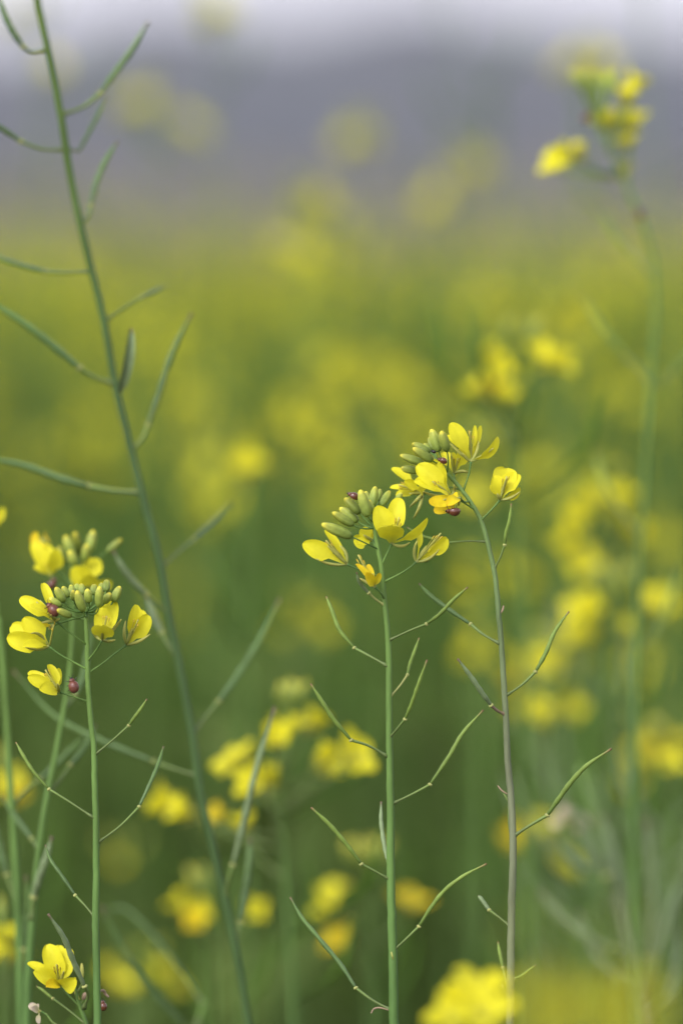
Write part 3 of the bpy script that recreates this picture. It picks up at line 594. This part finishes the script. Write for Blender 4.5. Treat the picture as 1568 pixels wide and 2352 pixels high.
dp(D0, [(385, 1405), (360, 1385), (338, 1365)], [(312, 1340), (288, 1310), (262, 1265)], 9, dz=-6, m='pod_pale'); dp(D0, [(400, 1510), (385, 1480), (372, 1455)], [(358, 1430), (345, 1400), (335, 1375)], 10, dz=10, m='pod_pale')
dp(D0, [(442, 1685), (470, 1650), (500, 1615)], [(540, 1560), (590, 1480), (640, 1378)], 9, dz=25); dp(D0, [(450, 1778), (400, 1768), (350, 1752)], [(240, 1710), (120, 1650), (20, 1545)], 8, dz=22)
dp(D0, [(522, 2060), (522, 2030), (535, 1985)], [(562, 1880), (585, 1780), (632, 1622)], 9, dz=-8, m='pod_pale'); dp(D0, [(545, 2190), (545, 2150), (552, 2120)], [(565, 2040), (572, 1980), (574, 1930)], 11, dz=5)
dp(D0, [(100, 120), (70, 118), (55, 108)], [(35, 80), (15, 40), (-5, -20)], 9, dz=-5)
mb = petal_mb(P(272, 905, 1.575), P(302, 752, 1.57), 26 * px(1.57), R(25), .10, .3, .05, ripple=.0, notch=0)
D_.part('leaf', mb, 'pod_pale')

# ------------------------------------------------------------------ second cluster right behind the left one
E_ = Plant('mustard_plant', D0, 1.575, [(D0, (165, 1290)), (D0, (168, 1400)), (D0, (160, 1550)), (D0, (135, 1700)), (D0, (105, 1850)), (D0, (80, 2050)), (D0, (65, 2250)), (D0, (60, 2420))],
    'slightly blurred mustard plant whose flower head peeks above the left bud cluster', ('stem', 'pod_dark'), (9, 4))
E_.flower(D0, (120, 1325), [(140, 1340), (167, 1380)], [(75, 1245, 0, 36, 10), (105, 1250, 4, 34, 0), (130, 1260, -4, 36, 20), (80, 1300, 2, 26, 40)], [(140, 1280, 0)])
E_.flower(D0, (205, 1350, -5), [(190, 1370, -4), (168, 1410)], [(165, 1305, -8, 46, 10), (215, 1282, 0, 46, 0), (205, 1318, -14, 44, 10), (258, 1338, -4, 30, 30)], [(235, 1360, -6)])
E_.flower(D0, (100, 1240, 4), [(130, 1300, 4), (166, 1340)], [(70, 1235, 4, 30, 10), (85, 1258, 2, 30, 20), (110, 1235, 8, 26, 0)], m='petal_old')
for b, t, w_ in (((170, 1280), (150, 1230), 26), ((185, 1275, 5), (172, 1222), 24), ((205, 1270), (215, 1218), 24), ((245, 1268), (280, 1238), 18), ((195, 1290, -4), (200, 1250, -6), 24), ((175, 1300, -6), (160, 1265, -8), 24), ((150, 1295), (135, 1255), 20)):
    E_.bud(D0, b, t, w_, (166, 1330))
E_.pod(D0, [(150, 1630), (170, 1600)], [(185, 1560), (195, 1500), (205, 1440)], 7, dz=25); E_.pod(D0, [(112, 1830), (140, 1790), (160, 1760)], [(180, 1735), (200, 1705), (215, 1670)], 7, dz=15)
E_.pod(D0, [(70, 2100), (78, 2060)], [(90, 2020), (108, 1970), (122, 1920)], 9, m='pod_pale', dz=-5)
E_.pod(D0, [(90, 1960), (70, 1930)], [(45, 1905), (20, 1880), (-10, 1840)], 6, dz=30)

# stalk at the left edge
G_ = Plant('mustard_plant', D0, 1.60, [(D0, (-4, 1420)), (D0, (6, 1520)), (D0, (18, 1700)), (D0, (30, 1880)), (D0, (40, 2050)), (D0, (46, 2200)), (D0, (48, 2420))], 'blurred bare green mustard stalk along the left edge', ('stem', 'pod_dark'), (9, 6), cat='seeding plant')
G_.pod(D0, [(34, 1845), (60, 1815), (90, 1792)], [(130, 1755), (165, 1720), (205, 1688)], 7, dz=10); G_.pod(D0, [(44, 2090), (30, 2050), (15, 2010)], [(0, 1960), (-15, 1900), (-30, 1850)], 9, dz=5); G_.pod(D0, [(46, 2230), (55, 2180)], [(62, 2120), (66, 2070), (62, 2010)], 8, dz=-5)
G_.flower(D0, (-14, 1215), [(-10, 1320), (-5, 1430)], [(8, 1165, 0, 18, 20), (-20, 1160, 0, 20, 0), (-40, 1190, 0, 20, 0), (-5, 1185, -4, 16, 20)])

# pod stalk that crosses the lower left corner
G2 = Plant('mustard_plant', D0, 1.66, [(D0, (470, 2300)), (D0, (455, 2352)), (D0, (440, 2420))], 'blurred green stalk low between the left stems, its long pod pointing up left', ('stem', 'pod_dark'), (9, 6), cat='seeding plant')
G2.pod(D0, [(458, 2345), (440, 2370), (425, 2352)], [(370, 2290), (320, 2225), (275, 2150), (240, 2072)], 9, dz=-20, joint=False)
G2.pod(D0, [(468, 2305), (420, 2250)], [(330, 2150), (260, 2110), (180, 2170)], 5, dz=60, joint=False)

# small low plant in the bottom left corner
F_ = Plant('mustard_plant', D0, 1.515, [(Z3, (480, 1700)), (Z3, (500, 1790)), (Z3, (530, 1890)), (Z3, (565, 1986)), (Z3, (585, 2080))], 'low mustard plant in the bottom left corner with one open yellow flower', ('stem', 'pod'), (5, 3))
F_.flower(Z3, (395, 1738), [(440, 1790), (525, 1865)], [(310, 1465, 0, 48, 10, .12, .2), (385, 1470, 4, 40, 0, .1, .2), (455, 1490, 1, 44, -10, .12, .2), (180, 1588, -2, 24, 40, .1, .3), (222, 1640, -5, 36, 20, .1, .25), (500, 1690, -6, 40, 20, .15, .2), (300, 1740, -6, 26, 40, .1, .2, 'petal_old')], [(270, 1700, -4), (420, 1640, -8)], pist=(370, 1600, -6), stamens=5, centre=(370, 1600, -4))
F_.pod(Z3, [(600, 1870), (580, 1790), (560, 1730)], [(490, 1560), (430, 1400), (335, 1245)], 6.8, m='pod_pale', dz=-14)
F_.pod(Z3, [(545, 1990), (450, 1900), (345, 1825)], [(310, 1800), (270, 1770), (235, 1752)], 4, dz=5)
F_.bract(Z3, [(480, 1700), (490, 1770), (520, 1830)], 2.8, 'sepal', 'bare_stalk'); F_.bud(Z3, (545, 1830), (558, 1780), 11, (520, 1850), 'dry')
F_.bract(Z3, [(545, 1990), (420, 2010), (350, 1980), (300, 1915)], 2.6, 'stalk', 'bare_stalk')
F_.flower(Z3, (270, 1905), [(310, 1930), (360, 1990), (500, 2010), (560, 1990)], [(190, 1860, 0, 18, 20), (205, 1885, -3, 16, 30), (240, 1870, 3, 16, 0), (258, 1986, 0, 14, 30)], m='petal_pale', stamens=2)
F_.bud(Z3, (540, 1690), (535, 1590), 10, (505, 1790), 'sepal')

# ------------------------------------------------------------------ middle distance: plants placed one by one
FLP = []                                # flower prototypes: centre with sepals, and four petals
for i in range(5):
    rg = random.Random(40 + i); op = (.75, 1.1, .5, 1.25, .9)[i]
    cb = MB(); cb.tube([Vector((0, 0, -.001)), Vector((0, 0, .003)), Vector((0, 0, .006))], [.0006, .0010, .0006], 6)
    for k in range(4):
        a = k * 1.57 + .78; r = Vector((math.cos(a), math.sin(a), 0)); cb.tube([Vector((0, 0, 0)), r * .002 + Vector((0, 0, .003)), r * (.003 + .002 * op) + Vector((0, 0, .006))], [.0003, .0006, .0002], 4)
    pm = []
    for k in range(4):
        a = k * 1.57 + rg.uniform(-.2, .2); r = Vector((math.cos(a), math.sin(a), 0)); tip = r * (.0085 * math.sin(op)) + Vector((0, 0, .004 + .0085 * math.cos(op)))
        pm.append(petal_mb(Vector((0, 0, .002)) + r * .0005, tip, .0062 * rg.uniform(.85, 1.15), 0, .1, .15, .25, 8, 5, .05, k, .04, view=Vector((0, 0, 1))))
    FLP.append((cb, pm))
FLM = {}
def flower_meshes(i, m):
    if (i, m) not in FLM: FLM[i, m] = (FLP[i][0].mesh('flower', M['sepal']), [q.mesh('petal', M[m]) for q in FLP[i][1]])
    return FLM[i, m]
PODP = [lp_pod(random.Random(60 + i), .027).mesh('seed_pod', M['fpod']) for i in range(3)]; PODG = [p.copy() for p in PODP]
for p in PODG: p.materials[0] = M['pod_pale']
def bud_mesh():
    mb = MB(); mb.tube([Vector((0, 0, -.012)), Vector((0, 0, -.001)), Vector((0, 0, 0)), Vector((0, 0, .0015)), Vector((0, 0, .004)), Vector((0, 0, .006)), Vector((0, 0, .007))], [.0004, .0004, .0007, .0013, .0014, .0008, .0003], 6, [0, 0, 0, .3, .6, .9, 1]); return mb.mesh('bud', M['bud'])
BUDP = bud_mesh()
def mid(d, fl, label, buds=5, stem=None, pods=5, m='petal', rad=9, seed=0, group=None, pod_m=PODP, top=None, name='mustard_plant'):
    """fl: flowers (x, y[, material, scale]) ; stem: points from the top"""
    rg = random.Random(seed + int(d * 1000)); cx = sum(f[0] for f in fl) / len(fl); ty = min(f[1] for f in fl); by = max(f[1] for f in fl)
    if stem is None:
        x0 = top[0] if top else cx; y0 = top[1] if top else ty + 15; ln = rg.uniform(-25, 25)
        stem = [(x0, y0), (x0 + ln * .2, by + 40), (x0 + ln, by + 400), (x0 + ln * 2.2, max(by + 900, 2450))]
    p = Plant(name, D0, d, [(D0, q) for q in stem], label, ('stem', 'pod'), (rad * 1.5 / d, 4 * 1.5 / d), group=group, n=6)
    u = px(d)
    tp = p.path[-1]
    for k, f in enumerate(fl):
        c = P(f[0], f[1], d + rg.uniform(-.012, .012)); nd = min(p.path, key=lambda q: (q - (c - Vector((0, 0, .010)))).length)
        ax = ((c - nd).normalized() * .7 + Vector((rg.uniform(-.4, .4), rg.uniform(-1.1, -.1), rg.uniform(0, .6)))).normalized()
        cm, pms = flower_meshes(rg.randrange(5), f[2] if len(f) > 2 and f[2] else m); s = (f[3] if len(f) > 3 else 1.0) * rg.uniform(.72, .9)
        mm = Matrix.Translation(c - p.base) @ ax.to_track_quat('Z', 'Y').to_matrix().to_4x4() @ Matrix.Rotation(rg.uniform(0, 6.28), 4, 'Z') @ Matrix.Scale(s, 4)
        fo = add('flower', cm, p.t, mat=mm)
        for q in pms: add('petal', q, fo)
        ped = MB(); ped.tube(bez(nd, nd.lerp(c, .5) - Vector((0, 0, .003)), c, 4), .0005, 5); add('stalk', ped.mesh('stalk', M['stalk'], p.base), fo, mat=mm.inverted())
    for k in range(buds):
        a = rg.uniform(0, 6.28); dr = Vector((math.cos(a) * .5, math.sin(a) * .5, 1)).normalized()
        add('bud', BUDP, p.t, mat=Matrix.Translation(tp - p.base + dr * .011) @ dr.to_track_quat('Z', 'Y').to_matrix().to_4x4())
    for k in range(pods):
        i = int(len(p.path) * rg.uniform(.42, .8)); q = p.path[i]
        add('seed_pod', rg.choice(pod_m), p.t, mat=Matrix.Translation(q - p.base) @ Matrix.Rotation(rg.uniform(0, 6.28), 4, 'Z') @ Matrix.Scale(rg.uniform(.8, 1.15), 4))
    return p
O = 'petal_old'
mid(1.74, [(425, 1865, None, 1.25), (455, 1880), (515, 1890, O, .8), (560, 1925), (545, 1775), (575, 1760), (600, 1815), (615, 1830), (660, 1700), (700, 1690), (640, 1720), (720, 1775), (745, 1785), (780, 1735), (805, 1755)], 'blurred mustard plant with wide yellow flower spray left of the middle stem', 4, [(640, 1690), (640, 1780), (650, 1950), (665, 2150), (680, 2450)], 4)
mid(1.84, [(440, 2100), (465, 2110), (456, 2128, O, .8), (580, 2100, None, .8)], 'blurred mustard flowers with orange centre beside the leaning stalk near the bottom', 3)
mid(1.86, [(770, 2070), (772, 2100), (800, 2180, O), (935, 2100, O)], 'blurred mustard plant with pale buds and two yellow flowers behind the middle stem', 14, [(845, 2050), (840, 2150), (850, 2300), (855, 2450)], 3)
M_ = mid(1.74, [(1438, 222, None, .9), (1440, 252, None, .8), (1398, 306, None, 1.0), (1418, 322, None, 1.0), (1450, 306, None, 1.0), (1444, 348, None, .8), (1318, 368, None, .85), (1335, 376, None, .7), (1290, 388, None, .85), (1432, 412, O, .6)], 'blurred tall mustard plant at the top right against the grey hills', 7,
    [(1372, 285), (1405, 360), (1440, 430), (1470, 500), (1498, 590), (1492, 880), (1476, 1150), (1462, 1400), (1455, 1700), (1460, 2450)], 0, rad=12)
M_.pod(D0, [(1488, 868), (1460, 840), (1440, 822)], [(1410, 785), (1372, 735), (1342, 680)], 6, dz=8)
M_.pod(D0, [(1492, 900), (1520, 880), (1540, 862)], [(1560, 840), (1590, 800), (1610, 760)], 6, dz=5)
M_.pod(D0, [(1496, 640), (1470, 600), (1452, 575)], [(1425, 545), (1400, 510), (1385, 470)], 5, dz=20)
M_.pod(D0, [(1470, 1230), (1440, 1190), (1420, 1165)], [(1395, 1120), (1380, 1080), (1370, 1030)], 6, dz=15)
M_.pod(D0, [(1462, 1500), (1500, 1460), (1515, 1435)], [(1535, 1390), (1550, 1350), (1560, 1310)], 6, dz=10)
mid(1.84, [(1148, 840), (1160, 862), (1225, 835), (1250, 842), (1275, 840, None, .8), (1195, 885, None, .7), (1110, 915, None, .8), (1130, 930, O, .8), (1165, 925, None, .7)], 'blurred yellow flower head directly above the nodding plant', 5)
mid(1.98, [(1380, 1160), (1350, 1180), (1420, 1180), (1400, 1210), (1435, 1240), (1330, 1215), (1310, 1260), (1340, 1310), (1365, 1330)], 'blurred broad yellow flower head halfway up the right side', 4)
mid(1.9, [(1345, 1415), (1365, 1425), (1478, 1398), (1500, 1405), (1350, 1490), (1340, 1480), (1425, 1450, None, .7)], 'blurred mustard plant with separate yellow flowers below the broad right head', 5)
mid(2.02, [(1225, 1545), (1255, 1560), (1200, 1585, O), (1270, 1535), (1210, 1650), (1290, 1640)], 'blurred yellow and orange flowers right behind the grey stem', 3)
mid(2.0, [(570, 1085), (575, 1095), (562, 1100)], 'lone round yellow flower blur between the tall stalk and the middle cluster', 0, pods=3)
mid(2.05, [(1095, 1110), (1110, 1060), (1080, 1165), (1115, 1180)], 'blurred yellow flowers just behind the nodding flower head', 3)
mid(2.6, [(488, 30), (495, 55), (478, 62), (510, 40)], 'faint yellow flower blur up against the pale sky', 2)
mid(2.75, [(300, 255), (325, 265), (285, 270), (360, 275), (420, 295), (440, 310), (330, 240)], 'faint wide yellow blur in front of the hills at upper left', 4)
mid(2.7, [(820, 330), (840, 345), (800, 345)], 'faint yellow blur in front of the hills near the top centre', 4)
mid(2.7, [(1085, 390), (1100, 405), (1065, 410), (1020, 450), (1000, 470)], 'faint yellow blur in front of the hills right of centre', 3)
mid(2.4, [(1330, 165), (1365, 150), (1300, 175), (1345, 190), (1380, 170)], 'wide faint yellow blur above the tall plant at top right', 4)
mid(2.6, [(110, 170), (130, 190), (40, 60)], 'faint dull yellow blur beside the tall stalk at the top left', 5)
mid(2.6, [(720, 475), (740, 490), (690, 500), (650, 580), (700, 600)], 'yellow blur at the field edge under the hills near the centre', 4)
mid(2.7, [(1110, 700), (1140, 720), (1090, 730), (1170, 740)], 'soft yellow blur above the bright flower head right of centre', 4)
mid(2.4, [(1300, 745), (1320, 770), (1330, 720), (1290, 775)], 'soft yellow blur between the bright head and the right stem', 3)
mid(2.7, [(770, 850), (800, 870), (840, 880), (880, 870), (910, 890), (790, 900), (860, 930)], 'broad golden blur in the middle of the field', 3)
mid(2.7, [(430, 930), (460, 950), (440, 970)], 'golden blur right of the tall stalk at mid height', 2)
mid(2.5, [(1520, 1230), (1540, 1260), (1500, 1280)], 'yellow blur at the right edge at mid height', 3)
mid(2.2, [(1500, 1720, O), (1520, 1740, O), (1470, 1750), (1450, 1800), (1540, 1750)], 'orange yellow blur low at the right edge', 3)
mid(2.0, [(1195, 1945, O), (1180, 1960, O), (1220, 1930)], 'orange flower blur behind the grey stem low on the right', 0)
mid(1.9, [(30, 1820, None, .9), (45, 1840, O, .7)], 'yellow blur behind the stalks at the left edge', 2)
mid(1.72, [(8, 2180), (-5, 2200), (18, 2215)], 'yellow flower cut by the left edge near the bottom', 1)
mid(2.0, [(270, 2265), (290, 2290), (350, 2255, None, .8), (385, 2280, None, .8)], 'blurred pair of yellow heads at the bottom left', 2)
mid(2.3, [(285, 2000, None, .7)], 'dim yellow blur right of the left stem', 3)
mid(2.4, [(710, 1430), (730, 1450), (670, 1470)], 'dim yellow blur left of the middle stem', 3)
mid(2.3, [(1110, 1490), (1130, 1530), (1080, 1520)], 'dim yellow blur between the two sharp stems', 2)
mid(2.5, [(1170, 1330), (1200, 1340)], 'dim yellow blur just right of the nodding stem', 2)
mid(2.4, [(1090, 1330), (1070, 1370)], 'dim golden blur between the two sharp plants under their flowers', 2)
# tall bare stalks far off against the hills
mid(2.6, [(990, -60), (975, -90)], 'faint grey green stalk rising past the top edge right of centre', 2, [(985, -60), (1045, 100), (1120, 290), (1180, 480), (1240, 800), (1290, 1300), (1330, 2450)], 6, rad=14)
mid(2.3, [(1460, -60), (1480, -90)], 'faint vertical stalk at the top right edge', 2, [(1470, -60), (1478, 60), (1486, 250), (1520, 600), (1540, 1200), (1550, 2450)], 4, rad=12)
# ripening pods at the lower right
Y_ = Plant('mustard_plant', D0, 1.74, [(D0, (1330, 1760)), (D0, (1365, 1870)), (D0, (1405, 2020)), (D0, (1440, 2160)), (D0, (1470, 2290)), (D0, (1490, 2420))], 'blurred greying plant with ripening pods in the lower right corner', ('stem_grey', 'pod_pale'), (10, 6), cat='seeding plant')
for a, b in (([(1440, 2190), (1400, 2180)], [(1340, 2150), (1290, 2110), (1240, 2050)]), ([(1410, 2050), (1390, 2010)], [(1360, 1950), (1330, 1880), (1300, 1840)]), ([(1470, 2290), (1490, 2200)], [(1500, 2080), (1490, 1980), (1480, 1880)]),
             ([(1440, 2170), (1430, 2090)], [(1420, 2020), (1410, 1960), (1385, 1880)]), ([(1480, 2320), (1510, 2200)], [(1540, 2100), (1560, 2060), (1590, 2020)]), ([(1400, 2010), (1380, 1990)], [(1330, 1990), (1300, 1960), (1270, 1920)]),
             ([(1460, 2260), (1420, 2250)], [(1370, 2200), (1350, 2160), (1330, 2100)]), ([(1480, 2340), (1530, 2300)], [(1550, 2260), (1560, 2210), (1570, 2150)])):
    Y_.pod(D0, a, b, 10, dz=frnd.uniform(-15, 25))
Y_.flower(D0, (1300, 1890), [(1340, 1880), (1370, 1890)], [(1262, 1888, 0, 26, 10), (1290, 1850, 0, 22, 0), (1310, 1860, -4, 22, 10)], m='petal_pale')
Y_.flower(D0, (1340, 1910), [(1350, 1905), (1375, 1900)], [(1330, 1870, 0, 22, 10), (1345, 1875, 0, 18, 0), (1315, 1900, -4, 18, 10)], m='petal_pale')
# thin greying stalks among the flowers at the right
mid(1.95, [(1235, 1640, None, .7), (1250, 1655, None, .6)], 'thin blurred stalk slanting right below the orange flowers', 4, [(1240, 1650), (1290, 1780), (1345, 1930), (1400, 2100), (1450, 2450)], 9, rad=7, pod_m=PODG)
mid(2.05, [(1395, 1370, None, .7), (1410, 1385, None, .6)], 'thin blurred upright stalk between the separate right hand flowers', 4, [(1400, 1370), (1408, 1500), (1415, 1700), (1425, 2000), (1430, 2450)], 9, rad=7, pod_m=PODG)
mid(1.9, [(1545, 1760, None, .7), (1560, 1775, None, .6)], 'thin blurred podded stalk at the right edge low down', 4, [(1545, 1765), (1530, 1900), (1525, 2100), (1520, 2450)], 10, rad=7, pod_m=PODG)
mid(2.1, [(1300, 1990, None, .6), (1310, 2000, None, .6)], 'thin pale stalk behind the ripening pods at lower right', 3, [(1300, 1990), (1340, 2120), (1380, 2250), (1400, 2450)], 8, rad=6, pod_m=PODG)
# nearer than the focus: flowers along the bottom right
mid(1.30, [(1062, 2335), (1095, 2312), (1125, 2330), (1132, 2285, None, .65), (1110, 2355), (1045, 2365)], 'bright foreground mustard flower head at the bottom edge', 0, [(1080, 2290), (1082, 2380), (1085, 2480)], 0, rad=7)
mid(.88, [(1285, 2405), (1345, 2390), (1410, 2400)], 'very blurred foreground mustard flower head at the bottom right', 2, [(1335, 2380), (1337, 2440), (1340, 2540)], 0, rad=7)
# thin plant behind the grey stem at the bottom
T_ = Plant('mustard_plant', D0, 1.52, [(Z6, (1480, 1230)), (Z6, (1488, 1330)), (Z6, (1492, 1463)), (Z6, (1495, 1560))], 'slim young shoot with two thin pods beside the foot of the grey stem', ('stem', 'pod'), (4, 3), cat='seeding plant')
T_.pod(Z6, [(1482, 1260), (1470, 1180), (1455, 1100)], [(1448, 1060), (1435, 1000), (1425, 935)], 4.2, dz=4)
T_.pod(Z6, [(1485, 1300), (1500, 1220), (1530, 1165)], [(1570, 1150), (1620, 1110), (1668, 1075)], 3.4, dz=-3)
T_.pod(Z6, [(1485, 1290), (1450, 1220)], [(1400, 1250), (1330, 1310), (1280, 1370)], 4.2, dz=2)

# ------------------------------------------------------------------ beetles
def bz(zf, x, y, d, *a, **k): X, Y = zf(x, y); return beetle(X, Y, d, *a, **k)
bz(Z1, 372, 578, 1.4985, 26, 150, 'glossy dark red beetle on the buds at the top of the middle plant', tilt=35)
bz(Z1, 1026, 672, 1.497, 32, 185, 'glossy brown beetle hanging under the withered flower of the nodding plant', tilt=20, up=(-UPV * .8 - FWD * .5).normalized())
bz(Z1, 955, 346, 1.500, 22, 160, 'red brown beetle tucked behind the top buds of the nodding plant', tilt=50)
bz(Z1, 855, 978, 1.503, 24, 50, 'dark red beetle inside the open flower between the two sharp plants', tilt=60)
bz(Z1, 897, 287, 1.497, 12, 160, 'tiny black beetle at the bud stalks of the nodding plant', m='black', tilt=50)
bz(Z2, 432, 800, 1.4945, 36, 130, 'large dull red beetle beside the bud cluster at the left', m='beetle_pink', tilt=55)
bz(Z2, 600, 1420, 1.497, 34, 110, 'dull red beetle below the left cluster, between lowest flower and stem', m='beetle_pink', tilt=60)
bz(Z2, 430, 590, 1.57, 28, 60, 'blurred dark red beetle under the flower behind the left cluster', tilt=60)
bz(Z3, 675, 1868, 1.507, 24, 100, 'small red beetle half hidden by the left stem at the bottom', tilt=60)
beetle(1468, 492, 1.715, 26, 100, 'blurred dark beetle on the stem of the tall plant at top right', tilt=60)
beetle(1345, 270, 1.70, 26, 40, 'blurred dark beetle among the buds of the tall plant at top right', tilt=60)
